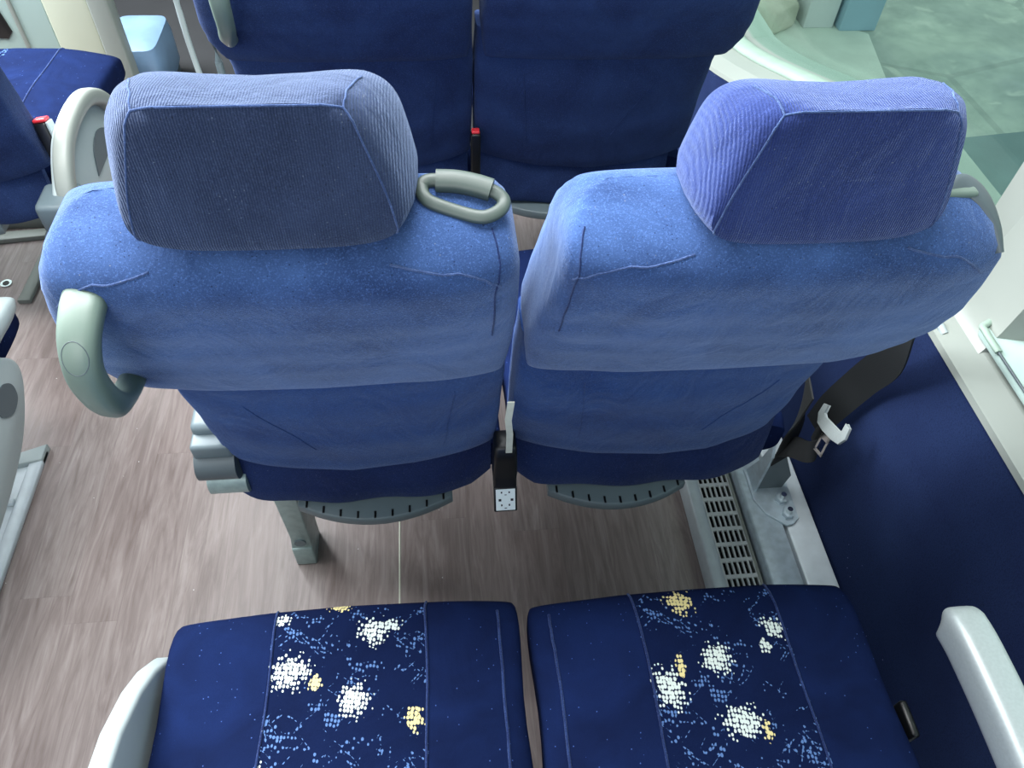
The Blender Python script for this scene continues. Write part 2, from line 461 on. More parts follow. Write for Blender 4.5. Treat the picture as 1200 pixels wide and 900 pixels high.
def make_seat(loc, label, s, kind='mid', group='double coach seats', hscale=1., cush='cushO', parts=('handle', 'guide')):
    root = thing('coach_seat', label, 'seat', loc, 0, group)
    far = kind == 'far'
    win = .014 if s > 0 else 0.
    if kind == 'far': win += .006
    vu, vl, vh, vs_ = ('velvet_far_shade',)*4 if far else ('velvet', 'velvet_low_shade', 'velvet_top' if s < 0 else 'velvet_right', 'velvet_skirt')
    # lower backrest cover, ending in a sagging hem
    T1 = [(.475, .008, .085, .212, .182), (.50, -.002, .09, .214, .181), (.60, -.030, .10, .216, .178), (.70, -.052, .10, .217, .180), (.76, -.062, .10, .214, .195), (.80, -.06, .10, .214, .205)]
    zs = [.478, .480, .486, .50]+[.50+i*.0125 for i in range(1, 23)]
    rings = backrest_sections(T1, zs, s, .034, .006, win=win+.006*(s > 0), wout=.032 if far else (-.014 if s > 0 else 0))
    rings[0] = [p+Vector((0, .012, .006)) if p.y < .05 else p for p in rings[0]]
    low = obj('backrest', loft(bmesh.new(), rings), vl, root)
    # upper pod, stands proud of the lower cover
    T2 = [(.716, -.05, .04, .20, .190), (.722, -.062, .075, .212, .202), (.735, -.072, .10, .214, .212), (.76, -.083, .12, .217, .228), (.80, -.100, .135, .219, .238), (.85, -.120, .145, .219, .233),
          (.90, -.138, .15, .218, .218), (.945, -.150, .15, .216, .205), (.963, -.150, .142, .213, .199), (.978, -.138, .118, .208, .192), (.990, -.118, .088, .200, .183), (1.00, -.094, .050, .188, .168), (1.006, -.078, .024, .17, .15)]
    zs = [.716, .719, .722, .728, .735, .745]+[.76+i*.0125 for i in range(15)]+[.945, .955, .965, .972, .979, .985, .99, .995, 1.0, 1.003, 1.006]
    up = obj('backrest_top', loft(bmesh.new(), backrest_sections(T2, sorted(set(zs)), s, .0, .004, win=win-(.006 if far else 0), wtop=True, wout=.014 if far else 0)), vu, root, label='worn velvet shoulder section, painted paler as if lit')
    if not far or True:
        sg = 'seam' if not far else 'seam_dark'
        # arched seam below the headrest and outer corner pleat
        seam_on(up, [(-s*.10, -.147, .982), (-s*.17, -.150, .962), (-s*(.205+win), -.15, .935)], up, sg)
        seam_on(up, [(s*.10, -.147, .982), (s*.16, -.150, .962), (s*.20, -.15, .93)], up, sg)
        seam_on(up, [(-s*(.19+win*.5), -.11, .99), (-s*(.197+win*.5), -.14, .95), (-s*(.197+win), -.145, .92), (-s*(.197+win), -.12, .84)], up, 'seam_dark', .0009)
        seam_on(low, [(-s*.15, -.03, .69), (-s*.14, -.01, .6), (-s*.135, 0, .52)], low, vl, .0007, 'crease')
        seam_on(low, [(s*.10, -.03, .68), (s*.07, -.01, .62), (s*.035, 0, .55)], low, vl, .0008, 'crease')
    # rear skirt of the cushion cover
    n = 40
    bm = bmesh.new(); rings = []
    for k, (dz, yy) in enumerate(((.48, .018), (.44, .012), (.40, .009), (.375, .008), (.366, .012), (.372, .02), (.48, .03))):
        r = []
        for i in range(n+1):
            u = -1+2*i/n
            x = (u*(.187 if u*s > 0 else .208+win))
            z = dz-(.018*(1-u**2) if dz < .45 else 0)+(.018*max(0, abs(u)-.85)/.15 if dz < .42 else 0)*(1 if u*s < 0 else .2)
            y = yy+.022*u**6+.003*math.sin(u*9)
            r.append(Vector((x, y, z)))
        rings.append(r)
    V = [[bm.verts.new(p) for p in r] for r in rings]
    for a, b in zip(V, V[1:]+V[:1]):
        for i in range(n): bm.faces.new((a[i], a[i+1], b[i+1], b[i]))
    for e in (0, n): bm.faces.new([r[e] for r in V])
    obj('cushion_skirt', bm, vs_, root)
    # seat pan tray lip below the skirt
    ol = [(-.115*s*0-.105, .03)]
    ol = []; tw, tx = (.123, .023) if s < 0 else (.115, -.050)
    for i in range(25):
        u = -1+2*i/24; ol.append((u*tw+tx, .012-.034*(1-u*u)))
    ol += [(tw+tx, .25), (-tw+tx, .25)]
    tray = obj('seat_pan', prism(bmesh.new(), ol, 'z', .325, .345, .003), 'grey', root)
    if kind == 'mid':
        for i in range(9):
            u = -.88+.22*i
            y = .012-.034*(1-u*u)
            obj('slot', nbox(u*tw+tx-.0016, u*tw+tx+.0016, y+.002, y+.014, .340, .3462), 'black', tray, smooth=False)
    # cushion
    prof = sell(56, 5.5); rings = []
    ys = [(.045, .3), (.05, .8), (.07, .96)]+[(.10+.035*i, 1) for i in range(10)]+[(.45, 1), (.475, .995), (.492, .975), (.503, .93), (.510, .82), (.512, .6), (.5125, .3)]
    for y, k in ys:
        w = .226+.002*math.sin(y*30); top = .462-.012*max(0, (y-.1)/.4)+.006*math.sin(min(1, y/.5)*PI); bot = .352
        if y > .47: top -= .010*((y-.47)/.042)**2
        r = []
        for c, q in prof:
            zc = (top+bot)/2+q*(top-bot)/2*k
            if q > 0: zc -= .010*abs(c)**3*q - .004*math.cos(c*PI)*q
            if q > 0: zc += noise.noise(Vector((c*1.8, y*9, s*5)))*.004
            r.append(Vector((c*w*(.9+.1*k)*(1 if k > .5 else .97), y, zc)))
        rings.append(r)
    cu = obj('seat_cushion', loft(bmesh.new(), rings), cush, root)
    if kind == 'near' or kind == 'mid' or True:
        dyc = {'cushL': (-.0905, .1045), 'cushR': (-.088, .1045)}.get(cush, (-.10, .10))
        for xx in dyc:
            seam_on(cu, [(xx, .515, .43), (xx, .505, .47), (xx+.002, .40, .49), (xx-.002, .28, .49), (xx, .15, .49)], cu, 'seam_dark', .0016)
        seam_on(cu, [(-s*.208, .50, .47), (-s*.211, .35, .49), (-s*.21, .15, .49)], cu, 'seam_dark', .0018)
    # headrest
    hw = hscale; prof = sell(72, 5.); rings = []
    H = [(-.139, .00, .107, .070, .003, .120), (-.1405, .6, .107, .070, .003, .120), (-.1405, .92, .108, .072, .0, .1245), (-.138, 1, .109, .0745, -.001, .1275), (-.128, 1, .113, .083, -.002, .1295),
         (-.110, 1, .118, .093, -.002, .1285), (-.085, 1, .1205, .098, -.002, .1225), (-.06, 1, .1205, .099, -.001, .112), (-.04, .97, .118, .095, 0, .101), (-.028, .88, .112, .09, .002, .091), (-.024, .7, .105, .085, .004, .085), (-.023, 0, .105, .085, .004, .085)]
    hz, hx = (1.0, .006) if s < 0 else (.988, .010)
    for y, k, wb, wt, zb, zt in H:
        r = []
        for c, q in prof:
            f = (q+1)/2
            w = wb+(wt-wb)*f**1.35
            x = c*w*hw*max(k, .001)+hx
            sad = .0075*max(0, math.cos(c*PI*.62))*max(q, 0)**2 * (0.25 if y < -.13 else 1)
            zm = (zb+zt)/2
            z = hz+zm+q*(zt-zb)/2*k-sad*k
            if q < 0: z += -.004*(1-c*c)*(-q)*k
            r.append(Vector((x, y, z)))
        rings.append(r)
    hd = obj('headrest', loft(bmesh.new(), rings, cap=True), vh, root)
    a, b = .097*hw, .072*hw
    zo = hz-1.0
    for sg_ in (-1, 1):
        seam_on(hd, [(sg_*.101*hw+hx, -.139, 1.004+zo), (sg_*.093*hw+hx, -.14, 1.05+zo), (sg_*.079*hw+hx, -.14, 1.10+zo), (sg_*b+hx, -.137, 1.124+zo)], hd, 'seam', .0009)
        seam_on(hd, [(sg_*b+hx, -.137, 1.124+zo), (sg_*.079*hw+hx, -.115, 1.14+zo), (sg_*.088*hw+hx, -.085, 1.14+zo)], hd, 'seam', .0008)
    seam_on(hd, [(-b+hx, -.137, 1.124+zo), (-b*.4+hx, -.139, 1.125+zo), (b*.4+hx, -.139, 1.125+zo), (b+hx, -.137, 1.124+zo)], hd, 'seam', .0009)
    # olive grab handle on the aisle corner
    if 'handle' in parts:
        P = [(-.160, -.128, .948), (-.161, -.150, .944), (-.163, -.172, .930), (-.165, -.184, .905), (-.166, -.181, .872), (-.170, -.163, .836), (-.180, -.128, .803), (-.190, -.08, .775)]
        Q = catmull([(-s*x*1, y, z) if False else (x*(1 if s < 0 else -1), y, z) for x, y, z in P], 8)
        N = len(Q)
        rw = [(.0190-.0062*min(1, i/(N*.7))) for i in range(N)]
        rh = [.012+.002*math.sin(i/N*PI) for i in range(N)]
        hdl = obj('grab_handle', sweep(bmesh.new(), Q, rw, rh, up=Vector((0, -1, .35)), n=20, e=2.6), 'olive', root, label='olive grey plastic grab handle')
        ring = []
        cen = Q[17]; 
        bmh = bmesh.new(); bmh.from_mesh(hdl.data); bvh = BVHTree.FromBMesh(bmh); bmh.free()
        for i in range(28):
            t = 2*PI*i/28
            p = cen+Vector((math.cos(t)*.0105, -.03, math.sin(t)*.013+.0))
            l_, n_, _, _ = bvh.ray_cast(p, Vector((0, 1, 0)))
            if l_ is not None: ring.append(l_)
        if len(ring) > 6: obj('button_outline', sweep(bmesh.new(), ring, .0004, n=6, closed=True), 'dgrey', hdl)
    return root

def side_shield(root, outline, x, th=.03, mat='pale', name='side_shield'):
    return obj(name, prism(bmesh.new(), outline, 'x', x, x+th, .006), mat, root)

YM = .64; PITCH = .745
XL, XR = -.1405, .3265

def recline_parts(root, s=-1):
    """armrest hinge on the aisle side of the seat"""
    def bx(a, b): return (min(s*a, s*b), max(s*a, s*b))
    x0, x1 = bx(.165, .222)
    obj('armrest', nbox(x0, x1, .035, .22, .490, .530, .010), 'grey', root, label='grey aisle armrest')
    obj('hinge_cap', nbox(x0, x1, .012, .06, .483, .513, .006), 'grey', root)
    h = bmesh.new(); sweep(h, [(x0, .028, .460), (x1, .028, .460)], .030, n=28); obj('armrest_hinge', h, 'dgrey', root)
    f = bmesh.new(); sweep(f, [(x0+.004, .026, .412), (x1+.004, .026, .412)], .021, n=24, e=2.6); obj('pivot_cap', f, 'leg', root)

# middle row
midL = make_seat((XL, YM, 0), 'worn blue velvet seat of the middle row, aisle side, with grey handle', -1, 'mid', hscale=1.04, parts=('handle',), cush='cushO')
recline_parts(midL, -1)
midR = make_seat((XR, YM, 0), 'blue velvet seat of the middle row, next to the navy wall', 1, 'mid', hscale=1.0, parts=(), cush='cushO')
# far row
farL = make_seat((XL, YM+PITCH, 0), 'dark shaded coach seat of the row in front, aisle side, beside the slim grab pole', -1, 'far', parts=('handle',), cush='cushO')
recline_parts(farL, -1)
farR = make_seat((XR, YM+PITCH, 0), 'dark shaded coach seat of the row in front, window side', 1, 'far', parts=(), cush='cushO')
# near row
nearL = make_seat((-.142, -.074, 0), 'left one of the two navy seats with flecked centre panels at the bottom', -1, 'mid', parts=('handle',), cush='cushL')
nearR = make_seat((.325, -.084, 0), 'right one of the two flecked navy seats at the bottom, beside the navy wall', 1, 'mid', parts=(), cush='cushR')

def fix_cushion_coords():
    # the printed panels are measured from each cushion's front edge
    for r, nm in ((nearL, 'L'), (nearR, 'R')):
        for c in r.children:
            if c.name.startswith('seat_cushion'):
                c.data.transform(Matrix.Translation((0, -.512, 0))); c.location.y = .512
                for k in c.children: k.data.transform(Matrix.Translation((0, -.512, 0)))
fix_cushion_coords()

# aisle-side shield of the near row
def arch(y0, y1, z0, z1, n=22, e=2.4):
    o = []
    for i in range(n+1):
        t = PI*i/n
        c, s_ = math.cos(t), math.sin(t)
        o.append(((y0+y1)/2+(y1-y0)/2*math.copysign(abs(c)**(2/e), c), z0+(z1-z0)*abs(s_)**(2/e)))
    return o
side_shield(nearL, [(.02, .08), (.36, .08), (.43, .14), (.475, .24), (.487, .34), (.478, .39), (.446, .435), (.41, .468), (.355, .50), (.28, .52), (.15, .53), (.05, .50), (.02, .40)], -.258, .026, 'pale')
# window-side armrest of the near row
arm = bmesh.new()
sweep(arm, catmull([(.219, .06, .60), (.219, .15, .625), (.219, .25, .634), (.219, .33, .635), (.219, .362, .631), (.219, .368, .629)], 6), [.0215]*25+[.021, .0205, .020, .019, .017, .013], [.024]*25+[.023, .022, .020, .018, .014, .008], n=32, e=4.5)
obj('armrest', arm, 'silver', nearR, label='silver grey armrest')
lv = bmesh.new(); box(lv, .232, .243, .30, .345, .36, .43, .004)
obj('recline_lever', lv, 'black', nearR)

# belt guides on the shoulders
def belt_guide(root, pts, r, sleeve, name='belt_guide'):
    P = catmull(pts, 8, closed=True)
    g = obj(name, sweep(bmesh.new(), P, r, r*.62, up=Vector((0, -.75, 1)).normalized(), n=14, closed=True, e=2.5), 'ringgrey', root, label='grey plastic belt guide')
    return g
gpts = [(a, -.086+(b+.086)*.8, c+.006) for a, b, c in [(.129, -.074, 1.000), (.130, -.067, 1.002), (.140, -.063, 1.003), (.168, -.070, 1.002), (.190, -.077, .999), (.200, -.086, .995), (.199, -.096, .992), (.190, -.105, .990), (.178, -.107, .989), (.158, -.099, .991), (.138, -.090, .995), (.131, -.083, .998)]]
g = belt_guide(midL, gpts, .0062, None)
sl = catmull([(.142, -.070, 1.010), (.160, -.072, 1.010), (.178, -.076, 1.008), (.190, -.080, 1.006)], 6)
obj('sleeve', sweep(bmesh.new(), sl, .010, .0075, up=Vector((0, -.6, 1)).normalized(), n=18, e=2.8), 'ringgrey', g)
# window-side guide: plate on the shoulder with a flared horn
g2 = obj('belt_guide', nbox(.110, .178, -.094, -.068, .992, 1.0, .003), 'olive', midR, label='grey green belt guide with a curved horn')
hp = catmull([(.150, -.088, .994), (.166, -.080, .998), (.179, -.083, .994), (.189, -.095, .986), (.196, -.112, .974), (.200, -.130, .957)], 6)
nn = len(hp)
obj('horn', sweep(bmesh.new(), hp, [.005+.009*math.sin(min(1, i/nn*1.25)*PI)**1 if i < nn*.72 else .0075-.0045*(i-nn*.72)/(nn*.28) for i in range(nn)], .005, up=Vector((.5, -.5, 1)).normalized(), n=18, e=2.4), 'dgrey', g2)

# pedestal legs and cross beam (one pedestal per row)
def pedestal(yo, label, xo=XL):
    r = thing('seat_pedestal', label, 'seat leg', (xo-.146, yo+.105, 0), 0, 'seat pedestals under the double seats')
    b = nbox(-.020, .020, -.022, .05, .0, .065, .004); obj('foot', b, 'leg', r)
    b = bmesh.new()
    prism(b, [(-.020, .06), (-.016, .10), (-.020, .24), (-.020, .30), (.020, .30), (.020, .06)], 'y', -.018, .05, .003); obj('upright', b, 'leg', r)
    b = bmesh.new(); sweep(b, [(.0, -.018, .085), (.0, -.021, .085)], .011, n=20); obj('bolt', b, 'grey', r)
    b = bmesh.new(); sweep(b, [(-.03, .03, .30), (.80, .03, .30)], .018, n=16, e=4); obj('beam', b, 'dgrey', r)
    return r
pedestal(YM, 'hammered grey leg standing on the wood floor under the middle row seats')
pedestal(YM+PITCH, 'grey leg and beam under the dark seats of the front row')
pedestal(-.10, 'grey leg and beam under the patterned near seats')

# centre buckle with label and strap
def buckle_unit(x, y, label, with_label=True):
    r = thing('seat_buckle', label, 'seat belt buckle', (x, y, 0))
    st = bmesh.new()
    ribbon(st, [(-.001, -.05, .61), (-.003, -.048, .57), (.001, -.042, .53), (.003, -.03, .47)], [(.0045, 0, 0)]*4, .001); obj('strap', st, 'strap', r, label='narrow white strap')
    bo = bmesh.new()
    rings = []
    for z, w, d, yy in ((.350, .012, .006, -.046), (.353, .0165, .009, -.044), (.385, .0175, .012, -.0255), (.40, .0175, .012, -.02), (.405, .0185, .016, -.014), (.44, .0175, .018, -.008), (.463, .016, .018, -.004), (.466, .012, .014, -.004)):
        rings.append([Vector((c*w, yy+q*d, z)) for c, q in sell(28, 5)])
    loft(bo, rings); obj('buckle_body', bo, 'black', r)
    return r
bk = buckle_unit(.0835, YM-.002, 'black buckle with small white label hanging between the two middle seats')
bk.location.z = .055
TL = Matrix.Translation((0, -.0475, .371)) @ Matrix.Rotation(-.55, 4, 'X')
lb = nbox(-.0145, .0145, -.0006, .0006, -.0175, .0175, .0004, 1, M=TL)
obj('label_backing', nbox(-.0175, .0175, .0006, .006, -.0205, .0205, .002, M=TL), 'black', bk)
lbo = obj('label_card', lb, 'label', bk, smooth=False, label='white label with small black marks')
mk = bmesh.new()
for (x, z, w, h) in ((-.0085, 0, .002, .0018), (.0095, 0, .002, .0018), (-.006, .0125, .0011, .0013), (.0055, .0125, .0011, .0013), (-.006, -.0085, .0011, .0015), (.0055, -.0085, .0011, .0015), (0, .0085, .0016, .0005), (0, -.0135, .0018, .0005)):
    box(mk, x-w, x+w, -.0012, -.0006, z-h, z+h, M=TL)
obj('printed_mark', mk, 'black', lbo, smooth=False)
bk2 = thing('seat_buckle', 'black buckle with red button between the dark front seats', 'seat belt buckle', (.0865, YM+PITCH+.03, 0))
obj('buckle_body', nbox(-.009, .011, -.05, -.03, .40, .545, .004), 'black', bk2)
obj('release_button', nbox(-.007, .009, -.048, -.032, .545, .551, .002), 'red', bk2)
obj('stalk', sweep(bmesh.new(), [(0, -.043, .41), (0, -.04, .36), (0, .02, .325), (0, .11, .312)], .004), 'strap', bk2)

# window-side seat belt of the middle row
sb = thing('seat_belt', 'black seat belt with silver tongue hanging between the right middle seat and the navy wall', 'seat belt', (.66, .76, 0))
def rel(p): return (p[0]-.66, p[1]-.76, p[2])
pts = [(.58, .64, .88), (.645, .69, .70), (.694, .73, .55), (.709, .772, .44), (.704, .797, .335), (.692, .80, .272)]
wd = [(.0, .022, .012)]*2+[(-.010, .024, .012), (-.014, .022, .012), (-.016, .020, .014), (-.012, .017, .014)]
obj('lap_webbing', ribbon(bmesh.new(), catmull([rel(p) for p in pts], 6), catmull(wd, 6)), 'web', sb, smooth=True)
pts = [(.640, .80, .40), (.648, .80, .32), (.655, .80, .265), (.64, .775, .20)]
obj('shoulder_webbing', ribbon(bmesh.new(), catmull([rel(p) for p in pts], 6), catmull([(.0, .024, .010), (.012, .022, .008), (.02, .012, .008), (.018, .006, .008)], 6)), 'web', sb)
fold = catmull([rel(p) for p in [(.694, .795, .275), (.69, .76, .262), (.67, .755, .255), (.65, .775, .245), (.642, .785, .215)]], 6)
obj('webbing_fold', ribbon(bmesh.new(), fold, catmull([(.010, .012, .014), (.004, .012, .018), (.0, .01, .02), (.006, .012, .016), (.016, .008, .008)], 6)), 'web', sb)
# tongue: clamp bar with hooked ends and a slotted blade, built flat in uv then placed
U = Vector((.0, -.117, .052)).normalized()         # along the clamp bar (across the webbing)
W = Vector((-.02, .014, -.08)); W = (W-U*W.dot(U)).normalized()
N_ = U.cross(W)
C0 = Vector(rel((.681, .748, .338)))
def uvw(bm0):
    bmesh.ops.scale(bm0, vec=(1.3, 1.3, 1.), verts=bm0.verts)
    Mx = Matrix((( U.x, W.x, N_.x, C0.x), (U.y, W.y, N_.y, C0.y), (U.z, W.z, N_.z, C0.z), (0, 0, 0, 1)))
    bmesh.ops.transform(bm0, matrix=Mx, verts=bm0.verts); return bm0
bm = bmesh.new()
prism(bm, [(-.036, -.020), (-.026, -.022), (-.026, -.010), (-.020, -.006), (.020, -.006), (.026, -.010), (.026, -.022), (.036, -.020), (.038, -.004), (.030, .008), (.012, .011), (-.012, .011), (-.030, .008), (-.038, -.004)], 'z', -.003, .003, .001)
obj('tongue_bar', uvw(bm), 'silver', sb, smooth=False)
bm = bmesh.new()
box(bm, -.011, -.0065, .010, .040, -.0012, .0012); box(bm, .0065, .011, .010, .040, -.0012, .0012); box(bm, -.011, .011, .036, .041, -.0012, .0012); box(bm, -.011, .011, .008, .020, -.0012, .0012)
obj('tongue_blade', uvw(bm), 'chrome', sb, smooth=False)

# wall mounting bracket of the middle row
wb = thing('wall_bracket', 'galvanised seat bracket with two bolts on the wall rail behind the right seat', 'bracket', (.66, .77, .0))
bm = bmesh.new(); prism(bm, [(-.045, -.012), (-.03, -.045), (.005, -.075), (.020, -.072), (.034, -.060), (.036, .06), (-.045, .06)], 'z', .081, .087, .001); obj('plate', bm, 'steel', wb, smooth=False)
bm = bmesh.new(); prism(bm, [(.005, .085), (.06, .085), (.035, .16), (.02, .24), (.005, .21)], 'x', -.040, -.034, .001); obj('upright', bm, 'steel', wb, smooth=False)
bm = bmesh.new(); prism(bm, [(-.040, .085), (.022, .085), (.028, .13), (-.01, .215), (-.034, .20)], 'y', .012, .018, .001); obj('gusset', bm, 'grey', wb, smooth=False)
for (bx_, by_) in ((.010, -.018), (.012, -.052)):
    b = bmesh.new(); sweep(b, [(bx_, by_, .087), (bx_, by_, .098)], .012, n=6, cap=True); bo = obj('bolt', b, 'steel', wb, smooth=False)
    b = bmesh.new(); sweep(b, [(bx_, by_, .094), (bx_, by_, .110)], .0055, n=12); obj('bolt_tip', b, 'chrome', bo)
    b = bmesh.new(); sweep(b, [(bx_, by_, .086), (bx_, by_, .0885)], .013, n=20); obj('washer', b, 'steel', bo)

# ------------------------------------------------------------------ coach shell
Y0, Y1 = -1.2, 4.2
fl = nbox(-1.78, .78, Y0, Y1, -.04, 0); struct('floor', fl, 'floor')
st_ = tag(obj('floor_seam_strip', nbox(-.1065, -.1035, Y0, 1.9, 0, .0012), 'strap'), 'thin pale weld line running along the wood floor', 'floor seam')

# heater duct along the right wall: frame, slotted grille, rail, cover strip
zt = .055
k = (1.42-zt)/1.42
hd_ = thing('heater_duct', 'white slotted heater grille along the floor at the right wall', 'heater grille', (.0, 0, 0))
obj('duct_frame', nbox(.497, .524, Y0, 2.6, 0, zt, .004), 'alu', hd_)
gx0, gx1 = .524, .588
bm = bmesh.new(); ncol = 6; sw = (gx1-gx0)/ncol
GY0, GY1, rp = .30, 1.35, .0345
for i in range(ncol+1):
    x = gx0+sw*i; box(bm, x-.0017, x+.0017, GY0, GY1, zt-.006, zt-.001)
ny = int((GY1-GY0)/rp)
for j in range(ny+1):
    y = GY0+rp*j; box(bm, gx0, gx1, y-.0038, y+.0038, zt-.006, zt-.0008)
obj('slotted_grille', bm, 'grille', hd_, smooth=False, label='white grille with rows of slots')
bm = bmesh.new(); box(bm, gx0, gx1, GY0, GY1, .0, .012)
for i in range(26):
    y = GY0+(GY1-GY0)*i/25
    box(bm, gx0, gx1, y-.004, y+.004, .012, .030)
obj('duct_interior', bm, 'darkfill', hd_, smooth=False)
bm = bmesh.new(); box(bm, gx0, gx1, Y0, GY0, 0, zt-.002); box(bm, gx0, gx1, GY1, 2.6, 0, zt-.002); box(bm, gx1, gx1+.006, Y0, 2.6, 0, zt); obj('duct_cover', bm, 'white', hd_, smooth=False)
rl = nbox(.600, .661, Y0, 2.6, 0, .081, .004)
tag(obj('seat_rail', rl, 'steel'), 'smooth galvanised seat rail between the slotted grille and navy wall', 'rail')
tag(obj('cover_strip', nbox(.668, .728, Y0, 2.6, 0, .078, .003), 'alu'), 'flat pale aluminium strip along the foot of the navy wall', 'trim strip')

# right wall: navy carpet up to the ledge, ledge drops towards the front
def swoop(y):
    if y < 1.25: return .584
    if y > 2.1: return .345
    t = (y-1.25)/.85; return .584+(.345-.584)*(t*t*(3-2*t)*.4+t*.6)
ysw = [Y0, -.5, 0, .4, .8, 1.1, 1.25]+[1.25+.085*i for i in range(1, 11)]+[2.6, Y1]
bm = bmesh.new(); R = []
for y in ysw:
    z = swoop(y); R.append([Vector((.73, y, -.0)), Vector((.75, y, z)), Vector((1.0, y, z)), Vector((1.0, y, 0))])
loft(bm, R); struct('wall_right', bm, 'carpet')
bm = bmesh.new(); R = []
for y in ysw:
    z = swoop(y); R.append([Vector((.747, y, z-.004)), Vector((.749, y, z+.006)), Vector((.79, y, z+.022)), Vector((.86, y, z+.030)), Vector((1.0, y, z+.030)), Vector((1.0, y, z-.004))])
loft(bm, R); struct('trim_1', bm, 'white')      # window ledge
bm = bmesh.new(); P = [(.868, y, swoop(y)+.034) for y in [.95+.1*i for i in range(20)]]
sweep(bm, P, .030, .012, n=14, e=2.5); struct('trim_2', bm, 'gasket', smooth=True)
# window pillar
bm = bmesh.new(); prism(bm, [(.80, .935), (.815, .905), (.815, .74), (.80, .70), (1.0, .70), (1.0, .935)], 'z', .60, 2.0); 
bm.free()
bm = bmesh.new(); ol = [(.872, .896), (.845, .875), (.828, .80), (.828, .70), (.85, .66), (1.0, .64), (1.0, .896)]
prism(bm, ol, 'z', .60, 2.0); struct('trim_3', bm, 'white')
bm = bmesh.new()
R = []
for z, f in ((.598, 1), (.61, .75), (.64, .45), (.70, .15), (.78, 0)):
    e_ = .05*f; R.append([Vector((.828-e_, .70-e_*.4, z)), Vector((.828-e_, .80+e_*.4, z)), Vector((.90, .88, z)), Vector((.90, .66, z))])
loft(bm, R); struct('trim_4', bm, 'white', smooth=True)
# windows
def pane(n_, y0, y1, z0):
    g = nbox(.93, .936, y0, y1, z0, 1.75); w = struct('window_%d' % n_, g, 'glass'); return w
pane(1, .896, 2.9, .37)
pane(2, -1.2, .64, .60)
# near window's lower frame
fr = thing('window_bottom_frame', 'pale grey lower window frame with rounded end at the right edge of the photo', 'window frame', (.80, .0, .60))
bm = bmesh.new()
P = [(.02, -.9), (.02, .60), (.0, .655), (.0, .69)]
ol = [(-.012, .708), (-.006, .716), (.07, .742), (.13, .75), (.13, -.9), (-.012, -.9)]
prism(bm, [(x, y) for x, y in ol], 'z', .016, .030, .003); obj('frame', bm, 'mint', fr)
bm = bmesh.new(); sweep(bm, catmull([(-.012, .66, .032), (-.012, .700, .033), (-.004, .714, .033), (.07, .742, .034), (.13, .752, .034)], 6), .0055, .004, n=10); obj('rubber_edge', bm, 'gasket', fr)
bm = bmesh.new(); sweep(bm, [(-.012, -.9, .032), (-.012, .69, .032)], .002, n=8); obj('edge_line', bm, 'dgrey', fr)
bm = bmesh.new(); prism(bm, [(.050, .729), (.13, .742), (.13, -.9), (.050, -.9)], 'z', .030, .036, .002); obj('inner_sill', bm, 'pale', fr)
hm = bmesh.new(); prism(hm, [(.828, .74), (.835, .76), (.86, .775), (.90, .775), (.90, .735), (.845, .728)], 'z', .64, .665, .004)
tag(obj('hammer_holder', hm, 'yellow'), 'small pale yellow holder above the pale window frame at the right edge', 'holder')
hk = bmesh.new(); sweep(hk, [(.762, .735, .592), (.758, .752, .598)], .006, n=12)
tag(obj('ledge_clip', hk, 'pale'), 'small round clip on the white window ledge beside the right middle seat', 'clip')

# far side wall, upper walls and roof (not in view, they shape the light)
struct('wall_left', nbox(-1.86, -1.80, Y0, Y1, 0, .75), 'carpet')

# ------------------------------------------------------------------ seats across the aisle
DX = -.99; DB = -.975
oppB = make_seat((DB, 1.36, 0), 'dark seat across the aisle at the left edge, seen from behind', 1, 'far', parts=(), cush='cushB', group='seats across the aisle')
oppB['label'] = 'bright blue seat across the aisle with grey arched side panel and dark back'
oppA = make_seat((DX, .55, 0), 'nearest seat across the aisle, its pale rounded side panel at the left edge', 1, 'mid', parts=(), cush='cushO', group='seats across the aisle')
oppBw = dup(oppB, (DB-.50, 1.36, 0), 'outer seat across the aisle, white flecked cushion cut by the left edge of the photo')
# arched side panel of the forward seat
def opp_panel(root):
    r0 = root
    x = .258
    out = [(-.045, .36), (-.045, .50), (-.01, .545), (.05, .59), (.12, .605), (.20, .60), (.27, .56), (.32, .49), (.335, .42), (.33, .34), (.26, .30), (.02, .30)]
    out = [(p.x, p.y) for p in catmull([(a, b, 0) for a, b in out], 4, closed=True)]
    out = [(a-.07, b-.03) for a, b in out]; o1 = obj('side_shield', prism(bmesh.new(), out, 'x', x, x+.022, .006), 'pale', r0, label='pale grey side panel')
    # raised arch rim
    rim = catmull([(a, b_-.07, c-.03) for a, b_, c in [(x+.024, -.035, .47), (x+.024, -.01, .535), (x+.024, .05, .585), (x+.024, .13, .60), (x+.024, .21, .59), (x+.024, .28, .545), (x+.024, .32, .47), (x+.024, .325, .40)]], 6)
    obj('arch_rim', sweep(bmesh.new(), rim, .017, .017, up=Vector((1, 0, 0)), n=16, e=3.), 'white', o1)
    obj('armrest_hinge', nbox(x-.03, x+.045, -.145, -.07, .37, .44, .01), 'dgrey', r0)
    obj('hinge_cap', nbox(x-.025, x+.045, -.135, -.055, .435, .50, .01), 'grey', r0)
    b = bmesh.new(); sweep(b, [(x+.02, .0, .39), (x+.034, .0, .39)], .028, n=26); obj('round_cap', b, 'pale', o1)
    b = bmesh.new(); prism(b, [(p.x, p.y) for p in catmull([(.06, .43, 0), (.085, .475, 0), (.13, .49, 0), (.175, .47, 0), (.19, .43, 0)], 5)], 'x', x+.0225, x+.0245); obj('recess', b, 'dgrey', o1, smooth=False)
opp_panel(oppB)
